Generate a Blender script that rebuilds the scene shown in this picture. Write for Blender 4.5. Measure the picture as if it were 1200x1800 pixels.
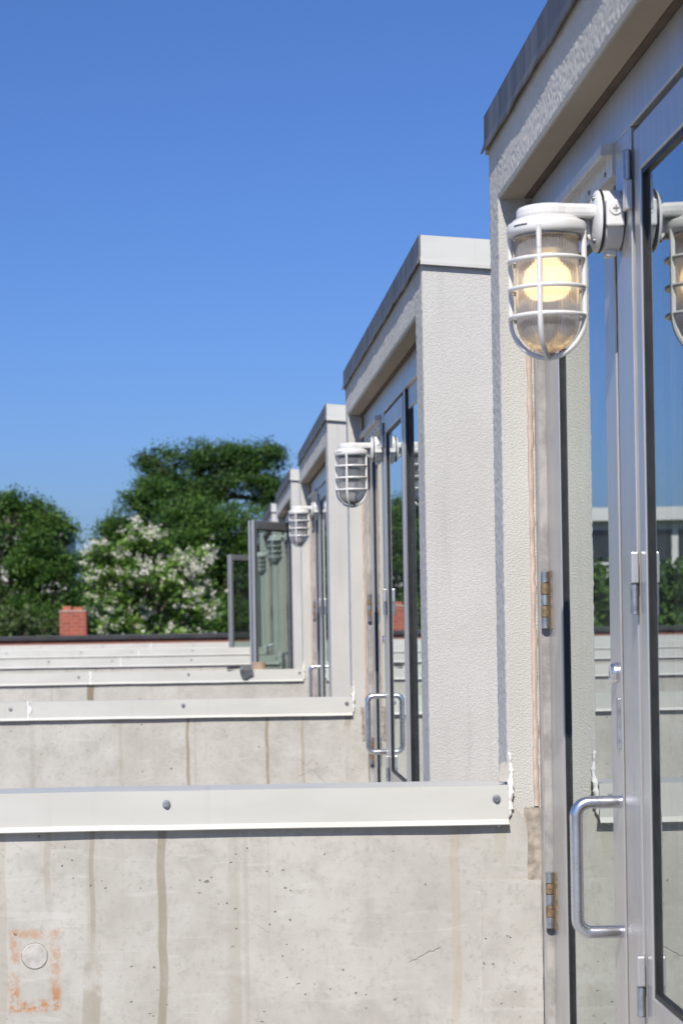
import bpy, math, random
import numpy as np
from mathutils import Vector, Matrix

random.seed(7)
R = math.radians
for o in list(bpy.data.objects):
    bpy.data.objects.remove(o)
sc = bpy.context.scene
col = sc.collection

# ------------------------------------------------------------------ camera
E = 1.45                                    # eye height above the terrace
RHO = 0.0165                                # the photographer's slight roll
cam = bpy.data.cameras.new('camera')
cam_o = bpy.data.objects.new('camera', cam)
col.objects.link(cam_o)
cam.sensor_fit = 'AUTO'
cam.sensor_width = 36.0
cam.lens = 70.0                             # 3500 px at 1800 px frame height
cam.shift_x = (600 - 367.6) / 1800.0
cam.shift_y = (1081.0 - 900) / 1800.0
cam.clip_start = 0.05
cam.clip_end = 5000
cr, sr = math.cos(RHO), math.sin(RHO)
rot = Matrix(((cr, sr, 0), (0, 0, -1), (-sr, cr, 0)))   # columns: right, up, back
cam_o.matrix_world = Matrix.Translation((0, 0, E)) @ rot.to_4x4()
cam.dof.use_dof = True
cam.dof.focus_distance = 3.7
cam.dof.aperture_fstop = 11
sc.camera = cam_o

# ------------------------------------------------------------------ sky, sun, exposure
SUN = Vector((-0.26, -1.0, 1.0)).normalized()           # towards the sun
elev = math.asin(SUN.z)
az = math.atan2(SUN.x, SUN.y)
w = bpy.data.worlds.new('World')
sc.world = w
w.use_nodes = True
nt = w.node_tree
bg = nt.nodes['Background']
sky = nt.nodes.new('ShaderNodeTexSky')
sky.sky_type = 'NISHITA'
sky.sun_disc = False
sky.sun_elevation = elev
sky.sun_rotation = az
sky.altitude = 0
sky.air_density = 1.0
sky.dust_density = 1.15
sky.ozone_density = 10.0
tn = nt.nodes.new('ShaderNodeMix')          # one even tint: the photograph's white balance
tn.data_type = 'RGBA'
tn.blend_type = 'MULTIPLY'
tn.inputs[0].default_value = 1.0
tn.inputs[7].default_value = (.71, .785, 1.03, 1)
nt.links.new(sky.outputs[0], tn.inputs[6])
nt.links.new(tn.outputs[2], bg.inputs[0])
bg.inputs[1].default_value = 0.118
sun = bpy.data.lights.new('sun', 'SUN')
sun.energy = 5.0
sun.angle = R(0.5)
sun.color = (1.0, 0.945, 0.865)
sun_o = bpy.data.objects.new('sun', sun)
sun_o.rotation_euler = SUN.to_track_quat('Z', 'Y').to_euler()
sun_o.location = (-3, -10, 14)
col.objects.link(sun_o)
sc.view_settings.view_transform = 'Standard'
sc.view_settings.look = 'None'
sc.view_settings.gamma = 1
sc.view_settings.exposure = 0.0
sc.view_settings.use_curve_mapping = False
sc.render.engine = 'CYCLES'
cy = sc.cycles
cy.use_denoising = True
try:
    cy.denoiser = 'OPENIMAGEDENOISE'
except Exception:
    pass
cy.max_bounces = 8
cy.diffuse_bounces = 3
cy.glossy_bounces = 4
cy.transmission_bounces = 8
cy.transparent_max_bounces = 24
cy.caustics_reflective = False
cy.caustics_refractive = False
cy.blur_glossy = 0.3
cy.sample_clamp_indirect = 8.0
cy.use_adaptive_sampling = True
cy.adaptive_threshold = 0.015


# ------------------------------------------------------------------ node helpers
class G:
    def __init__(self, name):
        self.m = bpy.data.materials.new(name)
        self.m.use_nodes = True
        self.t = self.m.node_tree
        self.b = self.t.nodes['Principled BSDF']
        self.out = self.t.nodes['Material Output']
        self.co = self.t.nodes.new('ShaderNodeTexCoord').outputs['Object']
        self._sep = None

    def n(self, typ, **kw):
        x = self.t.nodes.new(typ)
        for k, v in kw.items():
            setattr(x, k, v)
        return x

    def link(self, a, b):
        self.t.links.new(a, b)

    def put(self, sock, v):
        if isinstance(v, bpy.types.NodeSocket):
            self.t.links.new(v, sock)
        else:
            if sock.type == 'RGBA' and len(v) == 3:
                v = (*v, 1)
            sock.default_value = v

    def math(self, op, a, b=0.0, c=None, clamp=False):
        x = self.n('ShaderNodeMath', operation=op, use_clamp=clamp)
        self.put(x.inputs[0], a)
        self.put(x.inputs[1], b)
        if c is not None:
            self.put(x.inputs[2], c)
        return x.outputs[0]

    def xyz(self):
        if not self._sep:
            s = self.n('ShaderNodeSeparateXYZ')
            self.link(self.co, s.inputs[0])
            self._sep = s.outputs
        return self._sep

    def map(self, scale=(1, 1, 1), loc=(0, 0, 0), src=None):
        x = self.n('ShaderNodeMapping')
        self.link(src or self.co, x.inputs[0])
        self.put(x.inputs['Scale'], scale)
        self.put(x.inputs['Location'], loc)
        return x.outputs[0]

    def noise(self, scale, detail=4, rough=0.55, vec=None, dist=0.0):
        x = self.n('ShaderNodeTexNoise')
        self.link(vec or self.co, x.inputs['Vector'])
        x.inputs['Scale'].default_value = scale
        x.inputs['Detail'].default_value = detail
        x.inputs['Roughness'].default_value = rough
        x.inputs['Distortion'].default_value = dist
        return x.outputs['Fac']

    def voro(self, scale, vec=None, feature='F1', out='Distance', rnd=1.0):
        x = self.n('ShaderNodeTexVoronoi', feature=feature)
        self.link(vec or self.co, x.inputs['Vector'])
        x.inputs['Scale'].default_value = scale
        x.inputs['Randomness'].default_value = rnd
        return x.outputs[out]

    def step(self, v, a, b, lo=0.0, hi=1.0):
        x = self.n('ShaderNodeMapRange', interpolation_type='SMOOTHSTEP')
        self.put(x.inputs['Value'], v)
        self.put(x.inputs['From Min'], a)
        self.put(x.inputs['From Max'], b)
        self.put(x.inputs['To Min'], lo)
        self.put(x.inputs['To Max'], hi)
        return x.outputs[0]

    def mix(self, fac, a, b, blend='MIX'):
        x = self.n('ShaderNodeMix', data_type='RGBA', blend_type=blend)
        self.put(x.inputs['Factor'], fac)
        self.put(x.inputs['A'] if False else x.inputs[6], a)
        self.put(x.inputs[7], b)
        return x.outputs[2]

    def bump(self, h, strength=0.5, dist=0.002, normal=None):
        x = self.n('ShaderNodeBump')
        x.inputs['Strength'].default_value = strength
        x.inputs['Distance'].default_value = dist
        self.link(h, x.inputs['Height'])
        if normal:
            self.link(normal, x.inputs['Normal'])
        return x.outputs[0]

    def set(self, color=None, rough=None, metal=None, normal=None, **kw):
        b = self.b.inputs
        if color is not None:
            self.put(b['Base Color'], color)
        if rough is not None:
            self.put(b['Roughness'], rough)
        if metal is not None:
            self.put(b['Metallic'], metal)
        if normal is not None:
            self.put(b['Normal'], normal)
        for k, v in kw.items():
            self.put(b[k.replace('_', ' ')], v)
        return self.m


# ------------------------------------------------------------------ materials
def mat_stucco():
    g = G('stucco')
    n1 = g.noise(2.2, 4)
    n2 = g.noise(0.9, 5, vec=g.map((3.2, 3.2, 0.55)))
    c = g.mix(g.step(n1, .3, .7), (.54, .525, .478), (.61, .595, .55))
    c = g.mix(g.step(n2, .50, .76, 0, .6), c, (.45, .44, .415))
    n3 = g.noise(1, 5, .7, vec=g.map((9, 9, .5)))
    c = g.mix(g.step(n3, .56, .74, 0, .5), c, (.43, .42, .40))
    grain = g.noise(420, 3, .6)
    blob = g.voro(300, feature='SMOOTH_F1')
    worm = g.noise(300, 3, .6, dist=.2)
    h = g.math('ADD', g.math('MULTIPLY', g.step(worm, .36, .64), 1.0), g.math('MULTIPLY', blob, -.45))
    h = g.math('ADD', h, g.math('MULTIPLY', grain, .35))
    pit = g.step(g.voro(55, out='Distance'), .045, .075, 1, 0)
    pit = g.math('MULTIPLY', pit, g.step(g.noise(9), .56, .62))
    h = g.math('SUBTRACT', h, g.math('MULTIPLY', pit, 1.6))
    c = g.mix(g.math('MULTIPLY', g.step(worm, .5, .3), .22), c, (.33, .32, .30))
    c = g.mix(g.math('MULTIPLY', pit, .6), c, (.2, .19, .17))
    return g.set(c, .93, 0, g.bump(h, .6, .0011), Specular_IOR_Level=.2)


def mat_stucco_relief():
    g = G('stucco_relief')
    c = g.mix(g.step(g.noise(2.2, 4), .3, .7), (.56, .545, .50), (.62, .605, .56))
    c = g.mix(g.step(g.noise(300, 2), .55, .8, 0, .35), c, (.36, .35, .32))
    return g.set(c, .93, 0, Specular_IOR_Level=.2)


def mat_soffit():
    g = G('shaded_soffit_plaster')
    c = g.mix(g.noise(5, 6), (.34, .285, .215), (.42, .36, .275))  # underside shade and warm bounce light put into the base colour
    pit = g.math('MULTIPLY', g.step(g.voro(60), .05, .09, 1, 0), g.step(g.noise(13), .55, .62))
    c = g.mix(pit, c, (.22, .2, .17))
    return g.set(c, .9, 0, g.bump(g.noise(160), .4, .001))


def mat_concrete(name, seed, streaks=(), rust=None, warm=0.0):
    """board-smooth cast concrete: mottling, air pits, run-off streaks with their own shapes"""
    g = G(name)
    off = g.map((1, 1, 1), (seed * 3.7, 0, seed * 1.3))
    x, y, z = g.xyz()
    big = g.noise(2.3, 6, .6, vec=off)
    mid = g.noise(11, 6, .65, vec=off)
    fine = g.noise(90, 5, .7, vec=off)
    c = g.mix(g.step(big, .32, .68), (.43, .41, .362), (.54, .52, .47))
    c = g.mix(g.step(mid, .47, .7, 0, .65), c, (.38, .36, .315))
    c = g.mix(g.step(mid, .5, .25, 0, .4), c, (.60, .585, .54))
    c = g.mix(g.step(fine, .5, .72, 0, .6), c, (.35, .335, .295))
    # brushed trowel arcs
    arc = g.noise(5, 3, .5, vec=g.map((1.2, 1, 11), (seed, 0, 0)), dist=1.2)
    c = g.mix(g.step(arc, .58, .72, 0, .28), c, (.62, .605, .565))
    # generic vertical run-off
    run = g.noise(1.0, 4, .6, vec=g.map((17, 0.01, .45), (seed * 5.1, 0, 0)))
    c = g.mix(g.step(run, .57, .74, 0, .34), c, (.33, .30, .24))
    run2 = g.noise(1.0, 2, .5, vec=g.map((42, 0.01, .3), (seed * 2.1, 0, 3)))
    c = g.mix(g.step(run2, .64, .74, 0, .35), c, (.34, .29, .22))
    wob = g.math('MULTIPLY', g.math('SUBTRACT', g.noise(3.0, 2, .5, vec=g.map((.01, .01, 1.6))), .5), .035)
    ragged = g.step(g.noise(14, 4), .25, .55, .55, 1)
    zr = g.math('ADD', z, g.math('MULTIPLY', g.math('SUBTRACT', g.noise(17, 5, .75), .5), .30))
    for (sx, wd, ztop, zbot, dark, colr) in streaks:
        d = g.math('ABSOLUTE', g.math('SUBTRACT', g.math('ADD', x, wob), sx))
        e = g.math('ADD', d, g.math('MULTIPLY', g.math('SUBTRACT', mid, .5), wd * .55))
        m = g.step(e, wd * .75, wd * 1.15, 1, 0)
        v = g.math('MULTIPLY', g.step(z, zbot, zbot + .12), (g.step(zr, ztop - .02, ztop + .03, 1, 0) if ztop < E - .5 else 1.0))
        m = g.math('MULTIPLY', g.math('MULTIPLY', m, v), ragged)
        c = g.mix(g.math('MULTIPLY', m, dark), c, colr)
    # air pits, clustered, with ragged holes
    pv = g.map((1, 1, 1.25), (seed, 0, 0))
    warp = g.n('ShaderNodeVectorMath', operation='ADD')
    g.link(pv, warp.inputs[0])
    nz = g.n('ShaderNodeTexNoise')
    nz.inputs['Scale'].default_value = 70
    g.link(pv, nz.inputs['Vector'])
    sc_ = g.n('ShaderNodeVectorMath', operation='SCALE')
    g.link(nz.outputs['Color'], sc_.inputs[0])
    sc_.inputs['Scale'].default_value = .012
    g.link(sc_.outputs[0], warp.inputs[1])
    p1 = g.math('MULTIPLY', g.step(g.voro(17, vec=warp.outputs[0]), .055, .075, 1, 0), g.step(g.noise(3.4, 2, vec=off), .53, .56))
    p2 = g.math('MULTIPLY', g.step(g.voro(46, vec=warp.outputs[0]), .085, .12, 1, 0), g.step(g.noise(5.5, 2, vec=off), .5, .56))
    pit = g.math('MAXIMUM', p1, p2)
    c = g.mix(g.math('MULTIPLY', pit, .72), c, (.13, .12, .105))
    # hair cracks
    cr_ = g.step(g.voro(3.1, vec=warp.outputs[0], feature='DISTANCE_TO_EDGE'), .0, .006, 1, 0)
    cr_ = g.math('MULTIPLY', cr_, g.step(g.noise(4.2, 2), .64, .68))
    c = g.mix(g.math('MULTIPLY', cr_, .3), c, (.2, .19, .17))
    if rust:
        cx, cz, hw, hh = rust
        dx = g.math('ABSOLUTE', g.math('SUBTRACT', x, cx))
        dz = g.math('ABSOLUTE', g.math('SUBTRACT', z, cz))
        q = g.math('MAXIMUM', g.math('SUBTRACT', dx, hw), g.math('SUBTRACT', dz, hh))
        q = g.math('ADD', q, g.math('MULTIPLY', g.math('SUBTRACT', g.noise(60, 4), .5), .016))
        ring = g.step(g.math('ABSOLUTE', q), .003, .013, 1, 0)
        low = g.step(z, cz - hh * .2, cz - hh * .9, .5, 1.0)
        ring = g.math('MULTIPLY', g.math('MULTIPLY', ring, low), g.step(g.noise(46, 6, .75), .38, .58))
        c = g.mix(g.math('MULTIPLY', ring, .95), c, (.45, .18, .04))
    h = g.math('ADD', g.math('MULTIPLY', fine, .3), g.math('MULTIPLY', mid, .3))
    h = g.math('SUBTRACT', h, g.math('MULTIPLY', pit, 2.5))
    h = g.math('SUBTRACT', h, g.math('MULTIPLY', cr_, .8))
    return g.set(c, .88, 0, g.bump(h, .55, .0022), Specular_IOR_Level=.25)


def mat_coping():
    g = G('painted_coping_metal')
    a = g.noise(3, 5, vec=g.map((1, 1, 4)))
    c = g.mix(g.step(a, .3, .7), (.53, .525, .475), (.58, .575, .525))
    sp = g.math('MULTIPLY', g.step(g.noise(75, 4, .7), .62, .72), g.step(g.noise(6, 3), .5, .62))
    c = g.mix(g.math('MULTIPLY', sp, .5), c, (.30, .27, .22))
    st = g.noise(1, 3, .5, vec=g.map((26, .1, 1.2)))
    c = g.mix(g.step(st, .58, .76, 0, .4), c, (.38, .36, .31))
    return g.set(c, g.step(a, .3, .7, .42, .55), 0, g.bump(g.noise(7, 2), .15, .004))


def mat_fascia_dark():
    g = G('streaked_dark_fascia')  # front face darker than the side flashings, with vertical streaks
    s = g.noise(1, 5, .65, vec=g.map((.1, 26, .7)))
    s2 = g.noise(1, 3, .6, vec=g.map((.1, 9, .4)))
    c = g.mix(g.step(s, .4, .68), (.09, .092, .095), (.17, .17, .168))
    c = g.mix(g.step(s2, .5, .7, 0, .8), c, (.05, .052, .054))
    c = g.mix(g.step(s, .66, .74, 0, .5), c, (.24, .235, .225))
    return g.set(c, .55, .25, g.bump(g.noise(14, 3), .2, .003))


def simple(name, colr, rough=.5, metal=0.0, var=.12, scale=30, bump=.0, **kw):
    g = G(name)
    f = g.noise(scale, 5, .6)
    dk = tuple(v * (1 - var) for v in colr)
    lt = tuple(min(1, v * (1 + var)) for v in colr)
    c = g.mix(g.step(f, .3, .7), dk, lt)
    nrm = g.bump(f, bump, .001) if bump else None
    return g.set(c, g.step(f, .3, .7, max(.02, rough - .06), rough + .06), metal, nrm, **kw)


def mat_alu():
    g = G('anodised_aluminium')
    f = g.noise(1, 4, .6, vec=g.map((60, 60, 1.2)))
    d = g.noise(7, 5, .65)
    c = g.mix(g.step(f, .3, .7), (.55, .545, .535), (.61, .605, .595))
    c = g.mix(g.step(d, .55, .78, 0, .5), c, (.44, .42, .39))
    return g.set(c, g.step(d, .3, .8, .30, .42), .62)


def mat_glass(name, tint, ior, refl=(1, 1, 1)):
    """clear pane: tinted transmission plus a Fresnel mirror on the outer side of each surface"""
    g = G(name)
    g.t.nodes.remove(g.b)
    fr = g.n('ShaderNodeFresnel')
    fr.inputs['IOR'].default_value = ior
    geo = g.n('ShaderNodeNewGeometry')
    keep = g.math('POWER', g.math('SUBTRACT', 1.0, fr.outputs[0]), 3.0)   # the surfaces of a sealed double unit
    fac = g.math('MULTIPLY', g.math('SUBTRACT', 1.0, keep), g.math('SUBTRACT', 1.0, geo.outputs['Backfacing']))
    tr = g.n('ShaderNodeBsdfTransparent')
    tr.inputs[0].default_value = (*tint, 1)
    gl = g.n('ShaderNodeBsdfGlossy')
    gl.inputs['Color'].default_value = (*refl, 1)
    gl.inputs['Roughness'].default_value = .0
    bmp = g.bump(g.noise(1.6, 1), .02, .006)
    g.link(bmp, gl.inputs['Normal'])
    mx = g.n('ShaderNodeMixShader')
    g.link(fac, mx.inputs[0])
    g.link(tr.outputs[0], mx.inputs[1])
    g.link(gl.outputs[0], mx.inputs[2])
    du = g.n('ShaderNodeBsdfDiffuse')              # thin film of dust
    du.inputs[0].default_value = (.6, .58, .54, 1)
    md = g.n('ShaderNodeMixShader')
    g.link(g.math('MULTIPLY', g.step(g.noise(6, 6, .7), .35, .75, .01, .07), 1.0), md.inputs[0])
    g.link(mx.outputs[0], md.inputs[1])
    g.link(du.outputs[0], md.inputs[2])
    g.link(md.outputs[0], g.out.inputs[0])
    return g.m


def mat_jar():
    """pressed, frosted lamp glass: part clear, part blurred, part milky, with a sheen"""
    g = G('ribbed_lamp_glass')
    g.t.nodes.remove(g.b)
    tr = g.n('ShaderNodeBsdfTransparent')
    tr.inputs[0].default_value = (.96, .97, .98, 1)
    rf = g.n('ShaderNodeBsdfRefraction')
    rf.inputs['IOR'].default_value = 1.06
    rf.inputs['Roughness'].default_value = .6
    df = g.n('ShaderNodeBsdfDiffuse')
    df.inputs[0].default_value = (.62, .65, .68, 1)
    tl = g.n('ShaderNodeBsdfTranslucent')
    tl.inputs[0].default_value = (.88, .89, .90, 1)
    gs = g.n('ShaderNodeBsdfGlossy')
    gs.inputs['Roughness'].default_value = .12

    def mx(f, a_, b_):
        x = g.n('ShaderNodeMixShader')
        g.put(x.inputs[0], f)
        g.link(a_.outputs[0], x.inputs[1])
        g.link(b_.outputs[0], x.inputs[2])
        return x
    clear = mx(.9, tr, rf)
    milky = mx(.55, df, tl)
    fr = g.n('ShaderNodeFresnel')
    fr.inputs['IOR'].default_value = 1.4
    out = mx(fr.outputs[0], mx(.40, clear, milky), gs)
    g.link(out.outputs[0], g.out.inputs[0])
    return g.m


def mat_leaf(name, dark, light, transl=.35):
    g = G(name)
    at = g.n('ShaderNodeAttribute', attribute_name='tint')
    c = g.mix(at.outputs['Fac'], dark, light)
    g.set(c, .55, 0, Specular_IOR_Level=.3)
    tl = g.n('ShaderNodeBsdfTranslucent')
    g.link(g.mix(.5, c, tuple(min(1, v * 1.5) for v in light)), tl.inputs[0])
    mx = g.n('ShaderNodeMixShader')
    mx.inputs[0].default_value = transl
    g.link(g.b.outputs[0], mx.inputs[1])
    g.link(tl.outputs[0], mx.inputs[2])
    g.link(mx.outputs[0], g.out.inputs[0])
    return g.m


def mat_brick():
    g = G('red_brick')
    br = g.n('ShaderNodeTexBrick')
    s = g.n('ShaderNodeCombineXYZ')
    x, y, z = g.xyz()
    g.link(g.math('ADD', x, y), s.inputs[0])
    g.link(z, s.inputs[1])
    g.link(s.outputs[0], br.inputs['Vector'])
    br.inputs['Scale'].default_value = 1
    br.inputs['Brick Width'].default_value = .21
    br.inputs['Row Height'].default_value = .072
    br.inputs['Mortar Size'].default_value = .007
    br.inputs['Color1'].default_value = (.36, .085, .045, 1)
    br.inputs['Color2'].default_value = (.27, .06, .035, 1)
    br.inputs['Mortar'].default_value = (.33, .21, .16, 1)
    c = g.mix(g.step(g.noise(6, 4), .35, .75, 0, .4), br.outputs['Color'], (.42, .13, .075))
    return g.set(c, .85, 0, g.bump(br.outputs['Fac'], -.5, .006))


M = {
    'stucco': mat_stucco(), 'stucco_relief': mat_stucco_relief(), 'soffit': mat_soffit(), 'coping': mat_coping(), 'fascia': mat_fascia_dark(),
    'alu': mat_alu(),
    'gasket': simple('black_rubber', (.012, .012, .013), .5, 0, .2),
    'seal': simple('tan_weather_seal', (.34, .32, .30), .8, 0, .3, 20),
    'gapseal': simple('brown_gap_seal', (.17, .115, .07), .85, 0, .3, 20),
    'brownstrip': simple('dark_brown_strip', (.12, .085, .062), .9, 0, .25, 18, .3),
    'sealant': simple('peach_sealant', (.54, .425, .35), .75, 0, .14, 40, .5),
    'caulk': simple('white_caulk', (.80, .79, .76), .6, 0, .06, 50, .4),
    'white': simple('white_enamel', (.74, .735, .715), .34, 0, .035, 12),
    'whitedull': simple('white_enamel_weathered', (.62, .61, .585), .5, 0, .12, 40),
    'steel': simple('galvanised_steel', (.42, .43, .44), .42, .85, .2, 60),
    'zinc': simple('zinc_hinge', (.40, .42, .45), .38, .8, .15, 80),
    'rusty': simple('rusty_bronze_hinge', (.23, .165, .10), .6, .3, .4, 150),
    'handle': simple('satin_aluminium_pull', (.66, .67, .70), .27, .9, .04, 20),
    'chrome': simple('polished_chrome', (.70, .70, .71), .24, .9, .05),
    'glass': mat_glass('door_glass', (.72, .80, .77), 1.5, (.90, .95, .94)),
    'jar': mat_jar(),
    'leaf_dark': mat_leaf('oak_leaves', (.014, .042, .008), (.075, .155, .026), .24),
    'leaf_mid': mat_leaf('maple_leaves', (.020, .060, .010), (.105, .205, .032), .24),
    'leaf_cat': mat_leaf('catalpa_leaves', (.06, .13, .02), (.22, .36, .07), .38),
    'leaf_shrub': mat_leaf('shrub_leaves', (.04, .075, .02), (.13, .19, .06), .3),
    'blossom': simple('white_blossom', (.70, .68, .56), .7, 0, .12, 4),
    'bark': simple('bark', (.11, .085, .065), .9, 0, .35, 8, .6),
    'brick': mat_brick(),
    'roofedge': simple('black_roof_edge', (.035, .035, .038), .55, 0, .25, 3),
    'clay': simple('clay_flue', (.42, .13, .075), .8, 0, .15, 12),
    'mortarcap': simple('mortar_cap', (.45, .36, .30), .9, 0, .15, 12),
    'grout': simple('rough_grout', (.36, .315, .26), .95, 0, .35, 45, .9),
    'patch': mat_concrete('repair_mortar', 9.3),
    'plug': simple('pale_plug_mortar', (.48, .46, .42), .9, 0, .16, 60, .4),
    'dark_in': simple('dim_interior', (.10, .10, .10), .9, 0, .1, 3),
    'floor': simple('roof_pavers', (.36, .35, .33), .9, 0, .15, 5, .4),
    'ground': simple('lawn', (.06, .09, .03), .95, 0, .35, .3),
    'pale': simple('pale_building_paint', (.62, .61, .58), .8, 0, .06, 1.5),
    'window': simple('dark_window', (.03, .035, .04), .12, 0, .2, 2),
    'slate': simple('brown_roofing', (.20, .15, .13), .85, 0, .2, 4),
    'tool_black': simple('black_grip', (.02, .02, .022), .45, 0, .2),
    'tool_grey': simple('grey_tool_steel', (.16, .165, .17), .45, .7, .2),
    'card': simple('brown_tape', (.40, .29, .20), .7, 0, .1, 30),
}
g = G('lit_bulb')
g.set((.9, .85, .75), .6)
g.put(g.b.inputs['Emission Color'], (1.0, .68, .36))
g.put(g.b.inputs['Emission Strength'], 2.0)
M['lit'] = g.m
M['bulb'] = simple('frosted_bulb', (.78, .79, .80), .35, 0, .05)


# ------------------------------------------------------------------ mesh helpers
class MB:
    def __init__(self):
        self.v, self.f, self.smooth = [], [], []

    def add(self, vs, fs, smooth=False):
        k = len(self.v)
        self.v += [tuple(p) for p in vs]
        self.f += [tuple(i + k for i in q) for q in fs]
        self.smooth += [smooth] * len(fs)
        return self

    def box(self, x0, x1, y0, y1, z0, z1):
        v = [(x0, y0, z0), (x1, y0, z0), (x1, y1, z0), (x0, y1, z0), (x0, y0, z1), (x1, y0, z1), (x1, y1, z1), (x0, y1, z1)]
        return self.add(v, [(0, 3, 2, 1), (4, 5, 6, 7), (0, 1, 5, 4), (1, 2, 6, 5), (2, 3, 7, 6), (3, 0, 4, 7)])

    def prism(self, poly, axis, a, b):
        """poly: 2-D points in the two other axes (cyclic x,y,z order kept), extruded from a to b"""
        def P(p, t):
            if axis == 'y':
                return (p[0], t, p[1])
            if axis == 'x':
                return (t, p[0], p[1])
            return (p[0], p[1], t)
        n = len(poly)
        v = [P(p, a) for p in poly] + [P(p, b) for p in poly]
        f = [tuple(range(n))[::-1], tuple(range(n, 2 * n))]
        f += [(i, (i + 1) % n, n + (i + 1) % n, n + i) for i in range(n)]
        return self.add(v, f)

    def lathe(self, prof, c, axis='z', seg=32, smooth=True, rib=0.0, cap=True):
        """prof: (radius, height) pairs; closed with end caps when radius > 0"""
        v, f = [], []
        def P(r, h, a):
            ca, sa = r * math.cos(a), r * math.sin(a)
            if axis == 'z':
                return (c[0] + ca, c[1] + sa, c[2] + h)
            if axis == 'x':
                return (c[0] + h, c[1] + ca, c[2] + sa)
            return (c[0] + ca, c[1] + h, c[2] + sa)
        for (r, h) in prof:
            for i in range(seg):
                rr = r * (1 - (rib if i % 2 else 0))
                v.append(P(rr, h, 2 * math.pi * i / seg))
        for j in range(len(prof) - 1):
            for i in range(seg):
                k = (i + 1) % seg
                f.append((j * seg + i, j * seg + k, (j + 1) * seg + k, (j + 1) * seg + i))
        self.add(v, f, smooth)
        if cap:
            n0 = len(self.v) - len(v)
            for j in (0, len(prof) - 1):
                if prof[j][0] > 1e-6:
                    ring = tuple(n0 + j * seg + i for i in range(seg))
                    self.f.append(ring)
                    self.smooth.append(False)
        return self

    def tube(self, pts, rad, seg=10, closed=False, smooth=True):
        pts = [Vector(p) for p in pts]
        n = len(pts)
        rads = rad if isinstance(rad, (list, tuple)) else [rad] * n
        v, f = [], []
        up = None
        for i, p in enumerate(pts):
            if closed:
                d = pts[(i + 1) % n] - pts[i - 1]
            else:
                d = pts[min(i + 1, n - 1)] - pts[max(i - 1, 0)]
            d.normalize()
            if up is None:
                up = Vector((0, 0, 1)) if abs(d.z) < .9 else Vector((0, 1, 0))
            a = d.cross(up).normalized()
            up = a.cross(d).normalized()
            for k in range(seg):
                t = 2 * math.pi * k / seg
                v.append(p + (a * math.cos(t) + up * math.sin(t)) * rads[i])
        m = n if closed else n - 1
        for i in range(m):
            j = (i + 1) % n
            for k in range(seg):
                q = (k + 1) % seg
                f.append((i * seg + k, i * seg + q, j * seg + q, j * seg + k))
        self.add(v, f, smooth)
        if not closed:
            k0 = len(self.v) - len(v)
            self.f.append(tuple(k0 + k for k in range(seg))[::-1])
            self.f.append(tuple(k0 + (n - 1) * seg + k for k in range(seg)))
            self.smooth += [False, False]
        return self

    def build(self, name, mat, parent=None, origin=(0, 0, 0), bevel=0.0):
        ox, oy, oz = origin
        me = bpy.data.meshes.new(name)
        me.from_pydata([(a - ox, b - oy, c - oz) for a, b, c in self.v], [], self.f)
        import bmesh
        bm = bmesh.new()
        bm.from_mesh(me)
        bmesh.ops.recalc_face_normals(bm, faces=bm.faces)
        bm.to_mesh(me)
        bm.free()
        me.polygons.foreach_set('use_smooth', self.smooth)
        if any(self.smooth):
            me.set_sharp_from_angle(angle=R(38))
        me.materials.append(mat)
        o = bpy.data.objects.new(name, me)
        col.objects.link(o)
        if parent:
            o.parent = parent
        if bevel:
            b = o.modifiers.new('edge', 'BEVEL')
            b.width = bevel
            b.segments = 2
            b.limit_method = 'ANGLE'
            b.harden_normals = False
        return o


def empty(name, loc):
    o = bpy.data.objects.new(name, None)
    o.location = loc
    o.empty_display_size = .1
    col.objects.link(o)
    return o


def tag(o, label, cat, group=None):
    o['label'] = label
    o['category'] = cat
    if group:
        o['group'] = group
    return o


def copy_tree(o, parent=None):
    c = o.copy()
    col.objects.link(c)
    c.parent = parent
    for ch in o.children:
        copy_tree(ch, c)
    return c


# ------------------------------------------------------------------ measured layout (metres; z relative to the eye, +E = world)
S = 3.79                    # bay spacing
YJ = 3.5                    # far jamb of the nearest bay
XF = .519                   # stucco front plane
XD = .576                   # door face plane
YN = YJ - S + 1.245         # near corner of a bay
YO = YN + .15               # near jamb
YC = YJ + .105              # far corner
ZS = .7247 + E              # soffit
ZB, ZT = .830 + E, .896 + E
SL = .085                   # roof falls away from the front
XB = 2.3
NB = 6

# ------------------------------------------------------------------ setting: ground, roof terrace
o = MB().box(-2500, 2500, -400, 4000, -9.0, -8.0).build('ground', M['ground'])
o['kind'] = 'structure'
o = MB().box(-7.6, 6.0, -6, YJ + 5 * S + 4.0, -8.0, 0).build('terrace', M['floor'], origin=(0, 0, 0))
o['kind'] = 'structure'


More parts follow.
